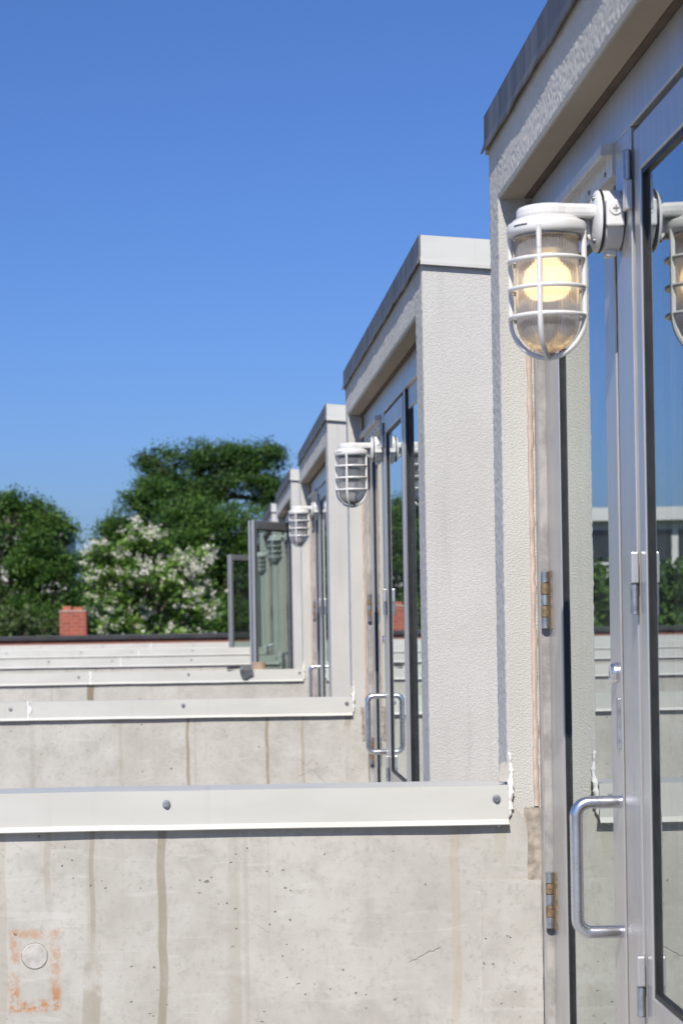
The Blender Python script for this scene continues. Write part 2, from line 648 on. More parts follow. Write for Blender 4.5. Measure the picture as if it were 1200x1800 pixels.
# ------------------------------------------------------------------ door leaf
def leaf(parent, org, y0, y1, zb, zt, gz0, gz1, st0, st1, hinge_y, xd=None):
    """a glazed aluminium leaf between y0 (near) and y1 (far); origin on its hinge line"""
    XD = xd
    ho = (XD, hinge_y, 0)
    a = MB()
    t = .045
    a.box(XD, XD + t, y0, y0 + st0, zb, zt)
    a.box(XD, XD + t, y1 - st1, y1, zb, zt)
    a.box(XD, XD + t, y0 + st0, y1 - st1, gz1, zt)
    a.box(XD, XD + t, y0 + st0, y1 - st1, zb, gz0)
    L = a.build('door_leaf', M['alu'], parent, ho, .0018)
    L.location = (ho[0] - org[0], ho[1] - org[1], ho[2] - org[2])
    gy0, gy1 = y0 + st0, y1 - st1
    q = MB()
    xg0, xg1, w_ = XD + .0025, XD + .034, .007
    q.box(xg0, xg1, gy0, gy0 + w_, gz0, gz1)
    q.box(xg0, xg1, gy1 - w_, gy1, gz0, gz1)
    q.box(xg0, xg1, gy0 + w_, gy1 - w_, gz1 - w_, gz1)
    q.box(xg0, xg1, gy0 + w_, gy1 - w_, gz0, gz0 + w_)
    q.build('gasket', M['gasket'], L, ho)
    MB().box(XD + .0075, XD + .0125, gy0 + .003, gy1 - .003, gz0 + .003, gz1 - .003).build('glass_pane', M['glass'], L, ho)
    s = MB()
    xs0, xs1 = XD + .0140, XD + .0240
    e = w_ + .007
    s.box(xs0, xs1, gy0 + w_, gy0 + e, gz0 + w_, gz1 - w_)
    s.box(xs0, xs1, gy1 - e, gy1 - w_, gz0 + w_, gz1 - w_)
    s.build('spacer_bar', M['steel'], L, ho)
    return L, ho


def butt_hinge(L, ho, y, z0, z1, XD):
    x = XD - .0075
    h = (z1 - z0) / 5
    for i in range(5):
        m = MB().lathe([(.0068, 0), (.0075, .0008), (.0075, h - .0016), (.0068, h - .0008)], (x, y, z0 + i * h), 'z', 16)
        m.build('hinge_knuckle', M['rusty'] if i in (1, 3) else M['zinc'], L, ho)
    MB().box(XD - .0025, XD + .001, y - .030, y - .004, z0, z1).build('hinge_plate', M['rusty'], L, ho)


def lift_hinge(L, ho, y, z0, z1, flip=False):
    zm = z0 + (z1 - z0) * .5
    bx = (zm, z1) if not flip else (z0, zm)
    pn = (z0, zm) if not flip else (zm, z1)
    MB().box(XD - .0115, XD - .001, y - .009, y + .009, bx[0], bx[1]).build('hinge_block', M['alu'], L, ho, .002)
    MB().lathe([(.0050, 0), (.0058, .001), (.0058, pn[1] - pn[0] - .001), (.0050, pn[1] - pn[0])], (XD - .006, y, pn[0]), 'z', 16).build('hinge_pin', M['zinc'], L, ho)


def pull(L, ho, y, za, zb_, XD):
    x0, x1, r, bend = XD, XD - .064, .0092, .020
    pts = [(x0, y, zb_)]
    pts.append((x1 + bend, y, zb_))
    for i in range(1, 9):
        t = i / 8 * math.pi / 2
        pts.append((x1 + bend - bend * math.sin(t), y, zb_ - bend + bend * math.cos(t)))
    for i in range(0, 9):
        t = i / 8 * math.pi / 2
        pts.append((x1 + bend - bend * math.cos(t), y, za + bend - bend * math.sin(t)))
    pts.append((x0, y, za))
    return MB().tube(pts, r, 20).build('pull_handle', M['handle'], L, ho)


# ------------------------------------------------------------------ one door bay (a stucco box with its glazed front)
def make_bay(first):
    org = (1.2, 2.3, 0)
    root = empty('door_bay', org)
    sl = lambda x: SL * (x - XF)
    zw = ZB + .03
    # stucco shell
    xw = XF + .003
    side = [(xw, 0), (XB, 0), (XB, zw - sl(XB)), (xw, zw)]
    MB().prism(side, 'y', YN, YO).build('stucco_side', M['stucco'], root, org)
    MB().prism(side, 'y', YJ, YC).build('stucco_side', M['stucco'], root, org)
    m = MB()
    m.prism([(xw, ZS), (XF + .17, ZS + .0), (XF + .17, zw - sl(XF + .17)), (xw, zw)], 'y', YO, YJ)
    m.build('lintel', M['stucco'], root, org)
    rs = np.random.RandomState(77)
    for (ya, yb, za, zb_) in ((YN, YO, .9, ZB + .02), (YJ, YC, .9, ZB + .02), (YO, YJ, ZS, ZB + .02)):
        st = .0033
        ny, nz = int((yb - ya) / st), int((zb_ - za) / st)
        h = rs.normal(size=(ny + 1, nz + 1))
        h = h + .5 * (np.roll(h, 1, 0) + np.roll(h, 1, 1)) + .25 * np.roll(np.roll(h, 1, 0), 1, 1)
        big = rs.normal(size=(ny // 12 + 2, nz // 12 + 2))
        h = h + .18 * np.kron(big, np.ones((12, 12)))[:ny + 1, :nz + 1]
        X = XF - (.00036 if yb - ya > 1 else .00029) * h
        if yb - ya > 1:
            X[:, 0] = XF + .003
        else:
            X[0, :] = XF + .003
            X[-1, :] = XF + .003
            if ya == YN:                      # runs on flush into the lintel above the opening
                X[-1, nz - int((zb_ - ZS) / st):] = XF
            else:
                X[0, nz - int((zb_ - ZS) / st):] = XF
        jit = rs.uniform(-.0006, .0006, (2, ny + 1, nz + 1))
        jit[0, (0, -1), :] = 0
        jit[1, :, (0, -1)] = 0
        Y = ya + (yb - ya) * np.arange(ny + 1)[:, None] / ny + jit[0]
        Z = za + (zb_ - za) * np.arange(nz + 1)[None, :] / nz + jit[1]
        V = np.stack([X, Y, Z], -1).reshape(-1, 3) - np.array(org)
        a = (np.arange(ny)[:, None] * (nz + 1) + np.arange(nz)[None, :]).ravel()
        F = np.stack([a, a + 1, a + nz + 2, a + nz + 1], 1)
        me = bpy.data.meshes.new('stucco_front')
        me.from_pydata(V.tolist(), [], F.tolist())
        me.polygons.foreach_set('use_smooth', [True] * len(me.polygons))
        me.materials.append(M['stucco_relief'])
        o = bpy.data.objects.new('stucco_front', me)
        col.objects.link(o)
        o.parent = root
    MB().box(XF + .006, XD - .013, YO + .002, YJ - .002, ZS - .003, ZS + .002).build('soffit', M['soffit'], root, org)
    MB().box(XD - .011, XD + .03, YO + .002, YJ - .002, ZS - .0022, ZS + .002).build('soffit_strip', M['brownstrip'], root, org)  # dark brown strip between soffit and header
    # room behind the glass
    m = MB()
    m.box(XB - .1, XB - .02, YO + .001, YJ - .001, .02, ZB - .2)
    m.box(XF + .175, XB - .1, YO + .001, YJ - .001, ZB - .19, ZB - .17)
    m.build('inner_wall', M['dark_in'], root, org)
    # roof covering and its flashings
    m = MB()
    m.prism([(XF, zw + .002), (XB + .02, zw + .002 - sl(XB + .02)), (XB + .02, ZT - .004 - sl(XB + .02)), (XF, ZT - .004)], 'y', YN + .003, YC - .003)
    m.build('roof', M['coping'], root, org)
    for (ya, yb, sgn) in ((YN - .009, YN + .002, -1), (YC - .002, YC + .009, 1)):
        m = MB()
        m.prism([(XF - .004, ZB), (XB + .02, ZB - sl(XB + .02)), (XB + .02, ZT - sl(XB + .02)), (XF - .004, ZT)], 'y', ya, yb)
        yl = (ya - .005, ya + .004) if sgn < 0 else (yb - .004, yb + .005)
        m.prism([(XF - .004, ZB - .004), (XB + .02, ZB - .004 - sl(XB + .02)), (XB + .02, ZB + .004 - sl(XB + .02)), (XF - .004, ZB + .004)], 'y', *yl)
        m.build('side_flashing', M['coping'], root, org)
    # dark front fascia, its lower edge a little wavy
    n = 60
    rnd = random.Random(3)
    wv = [0.0] * (n + 1)
    for i in range(n + 1):
        wv[i] = .0010 * math.sin(i * .55) + .0008 * math.sin(i * 1.37 + 1) + rnd.uniform(-.0005, .0005)
    v, f = [], []
    for i in range(n + 1):
        y = YN - .010 + (YC + .010 - YN + .010) * i / n
        xa = XF - .0065
        xl = XF - .0115 - wv[i]
        zl = ZB - .002 + .4 * wv[i]
        v += [(xa + .004, y, ZT + .003), (xa, y, ZT), (xa - .0005, y, ZB + .018), (xl, y, zl), (xl + .003, y, zl - .001), (xa + .004, y, ZB + .018)]
    for i in range(n):
        for k in range(6):
            a, b = i * 6 + k, i * 6 + (k + 1) % 6
            f.append((a, b, b + 6, a + 6))
    f += [tuple(range(6)), tuple(n * 6 + k for k in range(6))]
    MB().add(v, f).build('front_fascia', M['fascia'], root, org)
    # aluminium frame: jambs, header, mullion, post, sill
    zh0, zh1 = .648 + E, ZS - .004
    YM0, YM1 = 2.680, 2.778        # mullion that carries the lamp
    YP0, YP1 = 2.010, 2.052        # post before the fixed light
    m = MB()
    m.box(XD, XD + .07, 3.467, YJ - .001, 0, zh0)
    m.box(XD, XD + .07, YM0, YM1, .02, zh0)
    m.box(XD + .003, XD + .07, YP0, YP1, .02, zh0)
    m.box(XD, XD + .07, YO + .001, YO + .045, 0, zh0)
    m.box(XD, XD + .07, YO + .001, YJ - .001, zh0, zh1)
    m.box(XD, XD + .07, YO + .045, 3.467, 0, .02)
    m.build('door_frame', M['alu'], root, org, .0016)
    # seals showing in the gaps
    m = MB()
    m.box(XD + .0012, XD + .06, 3.4635, 3.467, .02, zh0 - .001)
    m.box(XD + .022, XD + .06, 2.841, 3.4635, .622 + E, zh0 - .001)
    m.box(XD + .012, XD + .05, YP1 + .002, YM0 - .022, .637 + E, zh0 - .001)
    m.build('weather_seal', M['seal'], root, org)
    MB().box(XD + .017, XD + .06, YM1, 2.863, .02, zh0 - .001).build('gap_seal', M['gapseal'], root, org)
    MB().box(XD + .010, XD + .05, YM0 - .0215, YM0, .02, zh0 - .001).build('gap_seal', M['gapseal'], root, org)
    # peach sealant bead along the far jamb
    pts, rad = [], []
    rnd = random.Random(11)
    z = -.345 + E
    while z < ZS - .01:
        pts.append((XD - .007 + rnd.uniform(-.0009, .0009), YJ - .0005, z))
        rad.append(.0048 + rnd.uniform(-.0011, .0010))
        z += .016
    MB().tube(pts, rad, 8).build('sealant_bead', M['sealant'], root, org)
    MB().box(XD + .004, XD + .0158, YP0 - .004, YP0 - .0005, .02, zh0 - .002).build('post_gasket', M['gasket'], root, org)
    # fixed light, set back
    m = MB()
    m.box(XD + .012, XD + .05, YO + .046, YO + .08, .02, zh0 - .001)
    m.box(XD + .024, XD + .05, YP0 - .008, YP0 - .001, .02, zh0 - .001)
    m.box(XD + .012, XD + .05, YO + .081, YP0 - .009, .02, .12)
    m.box(XD + .012, XD + .05, YO + .081, YP0 - .009, zh0 - .06, zh0 - .001)
    fl = m.build('fixed_light', M['alu'], root, org, .0016)
    MB().box(XD + .016, XD + .022, YO + .081, YP0 - .0045, .12, zh0 - .06).build('glass_pane', M['glass'], fl, org)
    # far leaf with pull handle (hinged on the far jamb, set back in the frame)
    X1 = XD + .014
    L1, ho = leaf(root, org, 2.864, 3.462, .03, .620 + E, .14, .560 + E, .074, .125, 3.462, X1)
    for (a, b) in ((-.553, -.455), (-.033, .066), (.46, .56)):
        butt_hinge(L1, ho, 3.4555, a + E, b + E, X1)
    ys = 2.885
    pull(L1, ho, ys, -.4685 + E, -.2805 + E, X1)
    m = MB().lathe([(.0, -.0095), (.0080, -.0095), (.0088, -.0105), (.0115, -.0105), (.0148, -.0065), (.0152, -.003), (.0152, 0)], (X1, ys + .006, -.0935 + E), 'x', 28)
    m.build('lock_cylinder', M['chrome'], L1, ho)
    MB().box(X1 - .0035, X1 + .001, ys - .012, ys, -.204 + E, -.130 + E).build('latch_plate', M['steel'], L1, ho, .001)
    m = MB()
    m.prism([(X1 + .001, .655 + E), (XD - .018, .648 + E), (XD - .019, .634 + E), (XD - .016, .633 + E), (XD - .003, .636 + E), (XD - .003, .606 + E), (X1 + .001, .606 + E)], 'y', 2.785, 3.455)
    dr = m.build('drip_bar', M['whitedull'], L1, ho)
    for yy in (2.83, 2.95, 3.07, 3.19, 3.31):
        MB().lathe([(.0, -.0022), (.003, -.0018), (.004, 0)], (XD - .003, yy, .616 + E), 'x', 10).build('screw', M['tool_grey'], L1, ho)
    # near leaf (hinged on the mullion), its free edge dark
    L2, ho2 = leaf(root, org, YP1 + .012, YM0 - .022, .03, .636 + E, -.5145 + E, .578 + E, .040, .034, YM0 - .012, XD)
    MB().box(XD + .017, XD + .024, YP1 + .0095, YP1 + .0125, .03, .636 + E).build('edge_seal', M['gasket'], L2, ho2)
    lift_hinge(L2, ho2, YM0 - .010, -.548 + E, -.466 + E)
    lift_hinge(L2, ho2, YM0 - .010, -.009 + E, .075 + E)
    lift_hinge(L2, ho2, YM0 - .010, .533 + E, .614 + E, True)
    return root


# ------------------------------------------------------------------ caged lamp
def make_lamp():
    yc, zc = 2.73, .530 + E           # drawn here, then set on the mullion below
    org = (XD, yc, zc)
    root = empty('caged_lamp', org)
    xl = .475
    # junction box on the mullion
    m = MB()
    m.lathe([(.0395, -.026), (.042, -.0235), (.042, -.002), (.041, 0)], (XD - .0015, yc, zc), 'x', 40)
    bx = m.build('junction_box', M['white'], root, org)
    MB().prism([(-.014 + XD - .013, zc - .015), (XD - .002, zc - .015), (XD - .002, zc + .022), (XD - .027, zc + .022), (XD - .027, zc - .003)], 'y', yc - .047, yc - .030).build('plug_boss', M['white'], bx, org, .003)
    MB().lathe([(.0, -.002), (.0085, -.002), (.0095, 0)], (XD - .0145, yc - .047, zc + .009), 'y', 24).build('plug_screw', M['white'], bx, org)
    m = MB()
    m.box(XD - .0185, XD - .0105, yc - .0502, yc - .0488, zc + .0082, zc + .0098)
    m.box(XD - .0153, XD - .0137, yc - .0504, yc - .0487, zc + .005, zc + .013)
    m.build('screw_slot', M['steel'], bx, org)
    MB().box(XD - .022, XD - .006, yc - .012, yc + .012, zc - .050, zc - .040).build('bottom_lug', M['white'], bx, org, .003)
    MB().lathe([(.0435, 0), (.0435, .0035)], (XD - .031, yc, zc), 'x', 40).build('box_gasket', M['gasket'], root, org)
    # plate and arm, cast in one
    m = MB()
    m.lathe([(.004, -.0095), (.022, -.0085), (.036, -.0055), (.0415, -.0025), (.0428, 0)], (XD - .031, yc, zc), 'x', 40)
    pl = m.build('arm_plate', M['white'], root, org)
    for s_ in (-1, 1):
        MB().lathe([(.0, -.002), (.0034, -.0015), (.0042, .002)], (XD - .0385, yc - .014, zc + s_ * .029), 'x', 12).build('screw', M['tool_grey'], pl, org)
    za, zb_ = .5315 + E, .5505 + E
    poly = [(XD - .036, yc - .020)]
    ra = .041
    for i in range(25):
        t = math.pi * 1.5 + (-(i / 24) * math.pi)
        poly.append((xl + ra * math.cos(t), yc + ra * math.sin(t)))
    poly = [(XD - .036, yc - .027), (xl + .020, yc - .0358)] + [(xl + ra * math.cos(t), yc + ra * math.sin(t)) for t in [R(a) for a in range(-64, -297, -12)]] + [(xl + .020, yc + .0358), (XD - .036, yc + .027)]
    m = MB()
    m.prism(poly, 'z', za, zb_)
    m.build('arm', M['white'], root, org, .006)
    m = MB()
    m.prism([(XD - .041, zc - .028), (XD - .041, za + .002), (XD - .075, za + .002), (XD - .055, zc - .012)], 'y', yc - .006, yc + .006)
    m.build('arm_web', M['white'], root, org, .002)
    # collar
    m = MB()
    m.lathe([(.030, .5325), (.0465, .5322), (.0478, .5310), (.0478, .5288), (.0460, .5284), (.0505, .5282), (.0532, .5268), (.0546, .5240), (.0548, .5170), (.0540, .5130), (.0515, .5105), (.0470, .5100), (.0440, .5118)], (xl, yc, E), 'z', 56)
    cl = m.build('collar', M['white'], root, org)
    MB().lathe([(.0452, .5118), (.0452, .5075), (.0430, .5070), (.0420, .5118)], (xl, yc, E), 'z', 48).build('collar_liner', M['steel'], cl, org)
    t0 = R(-90 - 62)
    pts = [(xl + .0546 * math.cos(t0 + R(a)), yc + .0546 * math.sin(t0 + R(a)), .5205 + E) for a in range(0, 25, 3)]
    MB().tube(pts, .0012, 6).build('collar_slot', M['tool_grey'], cl, org)
    MB().lathe([(.0, .0), (.007, .0), (.007, .012), (.0, .012)], (xl + .052, yc + .006, .505 + E), 'z', 12).build('collar_lug', M['whitedull'], cl, org)
    # ribbed jar
    r = .0432
    outer = [(r, .512), (r, .396)] + [(r * math.cos(t), .396 - .047 * math.sin(t)) for t in [R(a) for a in range(8, 89, 8)]] + [(.0005, .349)]
    m = MB()
    m.lathe(outer, (xl, yc, E), 'z', 120, rib=.022, cap=False, smooth=False)
    m.build('glass_jar', M['jar'], root, org)
    # lampholder and bulb
    MB().lathe([(.020, .512), (.022, .507), (.022, .492), (.014, .486)], (xl, yc, E), 'z', 24).build('lamp_holder', M['steel'], root, org)
    m = MB()
    m.lathe([(.013, .488), (.015, .478), (.0215, .471), (.0285, .464), (.0320, .453), (.0320, .441), (.0285, .431), (.0210, .4245), (.010, .4215), (.001, .421)], (xl, yc, E), 'z', 28)
    m.build('bulb', M['bulb'], root, org)
    # guard: three rings, four bars meeting underneath
    rg = .0512
    for zz in (.4756, .4367, .398):
        pts = [(xl + rg * math.cos(2 * math.pi * i / 48), yc + rg * math.sin(2 * math.pi * i / 48), zz + E) for i in range(48)]
        MB().tube(pts, .0031, 8, closed=True).build('guard_ring', M['white'], root, org)
    for k in range(4):
        a = R(-90 - 21 + 90 * k)
        ca, sa = math.cos(a), math.sin(a)
        pts = [(xl + rg * ca, yc + rg * sa, z_ + E) for z_ in (.516, .49, .46, .43, .398)]
        for j in range(1, 13):
            t = j / 12 * math.pi / 2
            rr = rg * math.cos(t) if j < 12 else .001
            pts.append((xl + rr * ca, yc + rr * sa, .398 - .0555 * math.sin(t) + E))
        b = MB().tube(pts, .0039, 8).build('guard_bar', M['white'], root, org)
        if k == 0:
            MB().tube([(xl + (rg + .001) * ca, yc + (rg + .001) * sa, z_ + E) for z_ in (.518, .512, .506, .487)], [.0048, .0040, .0040, .0034], 10).build('guard_clip', M['white'], b, org)
    return root


# ------------------------------------------------------------------ parapet walls between the bays
def rough_poly(x0, x1, z0, z1, n, amp, rnd):
    pts = []
    for (a, b, c, d) in ((x0, z0, x1, z0), (x1, z0, x1, z1), (x1, z1, x0, z1), (x0, z1, x0, z0)):
        for i in range(n):
            t = i / n
            pts.append((a + (c - a) * t + rnd.uniform(-amp, amp), b + (d - b) * t + rnd.uniform(-amp, amp)))
    return pts


XR = .552
STREAK0 = [(-.090, .0078, -.37, -1.3, .72, (.27, .235, .165)), (-.212, .0045, -.37, -.62, .6, (.29, .255, .185)),
           (-.290, .006, -.37, -.56, .35, (.32, .28, .21)), (-.375, .012, -.37, -.80, .35, (.33, .29, .22)),
           (-.215, .016, -.64, -1.3, .6, (.30, .265, .20)), (.425, .008, -.38, -.80, .35, (.44, .36, .26)),
           (.505, .010, -.37, -.47, .5, (.36, .33, .22)), (.02, .004, -.37, -.42, .6, (.22, .2, .15)),
           (.05, .003, -.37, -.40, .6, (.2, .19, .14)), (.0, .003, -.37, -.395, .6, (.2, .19, .14))]
STREAK1 = [(-.085, .0065, -.37, -1.3, .75, (.28, .23, .15)), (.205, .006, -.37, -1.3, .8, (.27, .23, .16)),
           (.335, .006, -.37, -1.3, .55, (.33, .27, .19)), (.35, .003, -.37, -.42, .6, (.3, .24, .16)),
           (.500, .012, -.37, -.47, .75, (.25, .21, .14)), (-.33, .006, -.37, -.8, .35, (.36, .31, .23))]
STREAK2 = [(-.665, .020, -.37, -1.3, .9, (.22, .18, .12)), (-.88, .006, -.37, -1.3, .4, (.36, .31, .24))]


def make_parapet(k):
    yw = YJ + k * S
    org = (-1.0, yw, 0)
    rnd = random.Random(40 + k)
    root = empty('concrete_parapet', org)
    st = [STREAK0, STREAK1, STREAK2][k] if k < 3 else [(-.3 + rnd.uniform(-.6, .6), .006, -.37, -1.3, .6, (.3, .26, .19)) for _ in range(3)]
    st = [(a + 1.0, b, c + E, d + E, e, f_) for (a, b, c, d, e, f_) in st]
    rust = (-.316 + 1.0, -.619 + E, .036, .063) if k == 0 else None
    mc = mat_concrete('cast_concrete', 1.0 + k * 2.3, st, rust)
    # cast wall; the right-hand edge broken, its top corner knocked off
    poly = [(-7.0, 0), (XR, 0), (XR, .26)]
    z = .28
    while z < -.372 + E:
        poly.append((XR + rnd.uniform(-.0015, .0012), z))
        z += .018
    poly += [(XR - .006, -.366 + E), (XR - .017, -.350 + E), (XR - .028, -.338 + E), (XR - .031, -.318 + E), (-7.0, -.318 + E)]
    MB().prism(poly, 'y', yw - .004, yw + .15).build('concrete', mc, root, org)
    MB().prism(rough_poly(XR - .004, XD - .001, .02, -.347 + E, 26, .0016, rnd), 'y', yw - .0022, yw + .03).build('grout_strip', M['grout'], root, org)
    if k < 2:
        pt = rough_poly(.468 + .02 * k, XD - .002, .02, -.474 + E, 30, .0012, rnd)
        MB().prism(pt, 'y', yw - .0068, yw + .02).build('repair_patch', M['patch'], root, org)
    # folded metal coping in lengths, lapped at the joints
    yf = yw - .014
    prof = [(yf, -.307), (yf - .0008, -.366), (yf - .0075, -.3745), (yf - .0060, -.3762), (yf + .0015, -.368), (yf + .0025, -.3095), (yw + .160, -.3165), (yw + .162, -.352), (yw + .165, -.352), (yw + .165, -.313)]
    prof = [(a, b + E) for a, b in prof]
    for (xa, xb) in ((-7.0, -3.7155), (-3.7145, -.6655), (-.6645, XF - .001)):
        m = MB()
        n = 10
        v, f = [], []
        q = len(prof)
        for i in range(n + 1):
            x = xa + (xb - xa) * i / n
            dy, dz = rnd.uniform(-.0010, .0010), rnd.uniform(-.0008, .0008)
            v += [(x, a + dy, b + dz) for a, b in prof]
        for i in range(n):
            for j in range(q):
                a, b = i * q + j, i * q + (j + 1) % q
                f.append((a, b, b + q, a + q))
        f += [tuple(range(q)), tuple(n * q + j for j in range(q))]
        m.add(v, f)
        cp = m.build('coping_length', M['coping'], root, org)
        xs = [x for x in (-6.5, -5.5, -4.5, -3.95, -2.9, -1.9, -1.2, -.73, -.08 - .02 * k, .497) if xa + .01 < x < xb - .005]
        for x in xs:
            zz = -.330 + E + (rnd.uniform(-.004, .002) if k else 0)
            bo = MB()
            bo.lathe([(.0, -.0065), (.0042, -.0065), (.0050, -.0052), (.0050, -.0022), (.0072, -.0020), (.0074, .001)], (x, yf, zz), 'y', 18)
            bo.build('bolt', M['steel'], cp, org)
    # sealant blobs over the lap and at the stucco
    if k > 0:
        for q_ in range(2):
            pts, rad = [], []
            for i in range(9):
                pts.append((-.665 + q_ * .008 + rnd.uniform(-.003, .003), yf - .001, -.305 - .0088 * i + E))
                rad.append(rnd.uniform(.003, .0068) if q_ == 0 else rnd.uniform(.0018, .004))
            MB().tube(pts, rad, 8).build('joint_caulk', M['caulk'], root, org)
    v, f = [], []
    n, q = 46, 12
    for i in range(n):
        t = i / (n - 1)
        x = XF + .0035 + .0032 * math.sin(t * 6.2 + .6 * k) + .0006 * math.sin(i * .63)
        z = -.250 - .130 * t + E
        if t > .84:
            x -= (t - .84) * .14
        wd = .0018 + .0042 * min(1, max(0, (t - .12) * 2.2)) * (1 - .75 * max(0, (t - .8) / .2)) + .0010 * math.sin(i * .8 + k) + .0007 * math.sin(i * 1.9)
        for j in range(q):
            a = 2 * math.pi * j / q
            r_ = wd * (1 + rnd.uniform(-.13, .13))
            v.append((x + r_ * math.cos(a), (yw - (.0085 if t > .4 else .001)) + .55 * r_ * math.sin(a), z + rnd.uniform(-.0005, .0005)))
    for i in range(n - 1):
        for j in range(q):
            f.append((i * q + j, i * q + (j + 1) % q, (i + 1) * q + (j + 1) % q, (i + 1) * q + j))
    f += [tuple(range(q)), tuple((n - 1) * q + j for j in range(q))]
    MB().add(v, f, True).build('end_caulk', M['caulk'], root, org)
    # torn grey flap of membrane at the foot of the stucco corner
    MB().prism([(XF - .016, -.300 + E), (XF + .001, -.302 + E), (XF + .002, -.272 + E), (XF - .004, -.266 + E), (XF - .012, -.270 + E)], 'y', yw + .001, yw + .004).build('membrane_flap', M['patch'], root, org)
    if k == 0:
        c0 = (-.3155, yw - .004, -.594 + E)
        MB().lathe([(.0, -.0022), (.0210, -.0022), (.0226, -.0008), (.0228, .003)], c0, 'y', 36).build('form_tie_plug', M['plug'], root, org)
        pts = [(c0[0] + .0234 * math.cos(t) + rnd.uniform(-.0003, .0003), c0[1], c0[2] + .0234 * math.sin(t)) for t in [2 * math.pi * i / 40 for i in range(40)]]
        MB().tube(pts, [rnd.uniform(.0002, .0008) for _ in range(40)], 6, closed=True).build('plug_joint', M['grout'], root, org)
    return root


LAB_BAY = ['nearest stucco door bay with big glass doors at the right edge',
           'second stucco door bay, its wide pale side wall facing us',
           'third stucco door bay, between the second bay and the open glass leaf',
           'fourth stucco door bay, its glass leaf standing open beyond a tape roll',
           'fifth stucco door bay, mostly hidden behind the open glass leaf',
           'farthest stucco door bay, only its half open leaf showing against the trees']
LAB_WALL = ['nearest concrete parapet wall with rust stained rectangle and round plug',
            'second concrete parapet wall from the front, white caulk at its left joint',
            'third concrete parapet wall, dark brown stain below its coping joint',
            'fourth concrete parapet wall, right behind the tape roll and black tool',
            'fifth concrete parapet wall from the front, a thin pale strip',
            'farthest concrete parapet wall, just below the red brick roofline']
LAB_LAMP = ['lit white caged wall lamp glowing warm on the nearest bay',
            'unlit white caged lamp on the second bay, in front of its glass doors',
            'unlit white caged lamp on the third bay, above the open leaf',
            'white caged lamp on the fourth bay, seen through the open glass leaf',
            'small white caged lamp on the fifth bay, seen faintly through the open leaf']

bay0 = make_bay(True)
lamp0 = make_lamp()
lamp0.location += Vector((0, .026, .0055))
bays, lamps = [bay0], [lamp0]
for k in range(1, NB):
    c = copy_tree(bay0)
    c.location.y += k * S
    bays.append(c)
for k in range(1, 5):
    c = copy_tree(lamp0)
    c.location.y += k * S
    lamps.append(c)
for k, b in enumerate(bays):
    tag(b, LAB_BAY[k], 'door bay', 'stucco door bays along the roof terrace')
for k, l in enumerate(lamps):
    tag(l, LAB_LAMP[k], 'lamp', 'caged wall lamps beside the doors')
# the nearest lamp is switched on
for ch in lamp0.children:
    if ch.name.startswith('bulb'):
        ch.data = ch.data.copy()
        ch.data.materials[0] = M['lit']
# open leaves of the fourth and sixth bay
for k, ang in ((3, 30), (5, 38)):
    lv = [ch for ch in bays[k].children if ch.name.startswith('door_leaf')]
    lv.sort(key=lambda q: q.location.y)
    lv[0].rotation_euler = (0, 0, -R(ang))
    lv[0]['label'] = 'glass leaf standing open'
for k in range(NB):
    tag(make_parapet(k), LAB_WALL[k], 'parapet wall', 'parapet walls between the bays')

# ------------------------------------------------------------------ things left on the third wall
y2 = YJ + 2 * S
zt = -.307 + E
px2 = lambda px: (px - 367.6) / 3500 * y2 - .005
c0 = (px2(455), y2 + .045, zt - .003)
m = MB()
m.lathe([(.036, 0), (.036, .042), (.0275, .042), (.0275, 0), (.036, 0)], c0, 'z', 36, cap=False)
o = m.build('tape_roll', M['card'], None, c0)
o.location = c0
tag(o, 'roll of brown tape lying on the third parapet wall', 'tape roll')
org = (px2(420), y2 + .0, zt)
t = empty('cutting_tool', org)
m = MB()
yt = y2 - .004
m.tube([(px2(399), yt - .02, zt + .010), (px2(404), yt - .018, zt + .011), (px2(420), yt - .008, zt + .013), (px2(424), yt - .006, zt + .013)], [.006, .0072, .0066, .005], 10)
m.build('grip', M['tool_black'], t, org)
m = MB()
m.prism([(px2(420), zt + .008), (px2(431), zt + .004), (px2(442), zt + .006), (px2(443), zt + .016), (px2(432), zt + .019), (px2(422), zt + .017)], 'y', yt - .012, yt + .004)
m.build('head', M['tool_grey'], t, org, .002)
m = MB()
for i in range(5):
    m.tube([(px2(424 + 4 * i), yt - .004, zt + .018), (px2(426 + 4 * i), yt - .004, zt + .022)], .0035, 6)
m.build('jaw_teeth', M['tool_black'], t, org)
m = MB()
m.prism([(px2(421), zt + .004), (px2(444), zt + .006), (px2(445), zt - .028), (px2(438), zt - .036), (px2(433), zt - .050), (px2(426), zt - .048), (px2(422), zt - .022)], 'y', y2 - .030, y2 - .024)
m.build('flat_shape', M['tool_grey'], t, org, .001)  # flat dark grey shape just in front of the coping face
tag(t, 'black handled tool with flat grey shape in front of the third coping', 'tool')

# ------------------------------------------------------------------ brick building beyond the terrace
YBK = 40.0
pxx = lambda px, y: (px - 367.6) / 3500 * y
def pz(py, y, px=367.6):
    return (1081 - py) / 3500 * y - RHO * pxx(px, y) + E
org = (-2, YBK, -8)
bb = empty('brick_building', org)
zt_ = pz(1116, YBK, 200)
MB().box(-14, 9, YBK, YBK + 9, -8, zt_ - .095).build('brick_wall', M['brick'], bb, org)
m = MB()
m.box(-14.1, 9.1, YBK - .06, YBK + .35, zt_ - .095, zt_)
m.build('roof_edge', M['roofedge'], bb, org, .01)
MB().box(-14, 9, YBK + .35, YBK + 9, zt_ - .16, zt_ - .10).build('roof_deck', M['roofedge'], bb, org)
xa, xb = pxx(105, YBK + .6), pxx(151.5, YBK + .6)
zc_ = pz(1073, YBK + .6, 128)
ch = MB().box(xa, xb, YBK + .6, YBK + 1.15, zt_ - .12, zc_ - .03).build('chimney', M['brick'], bb, org)
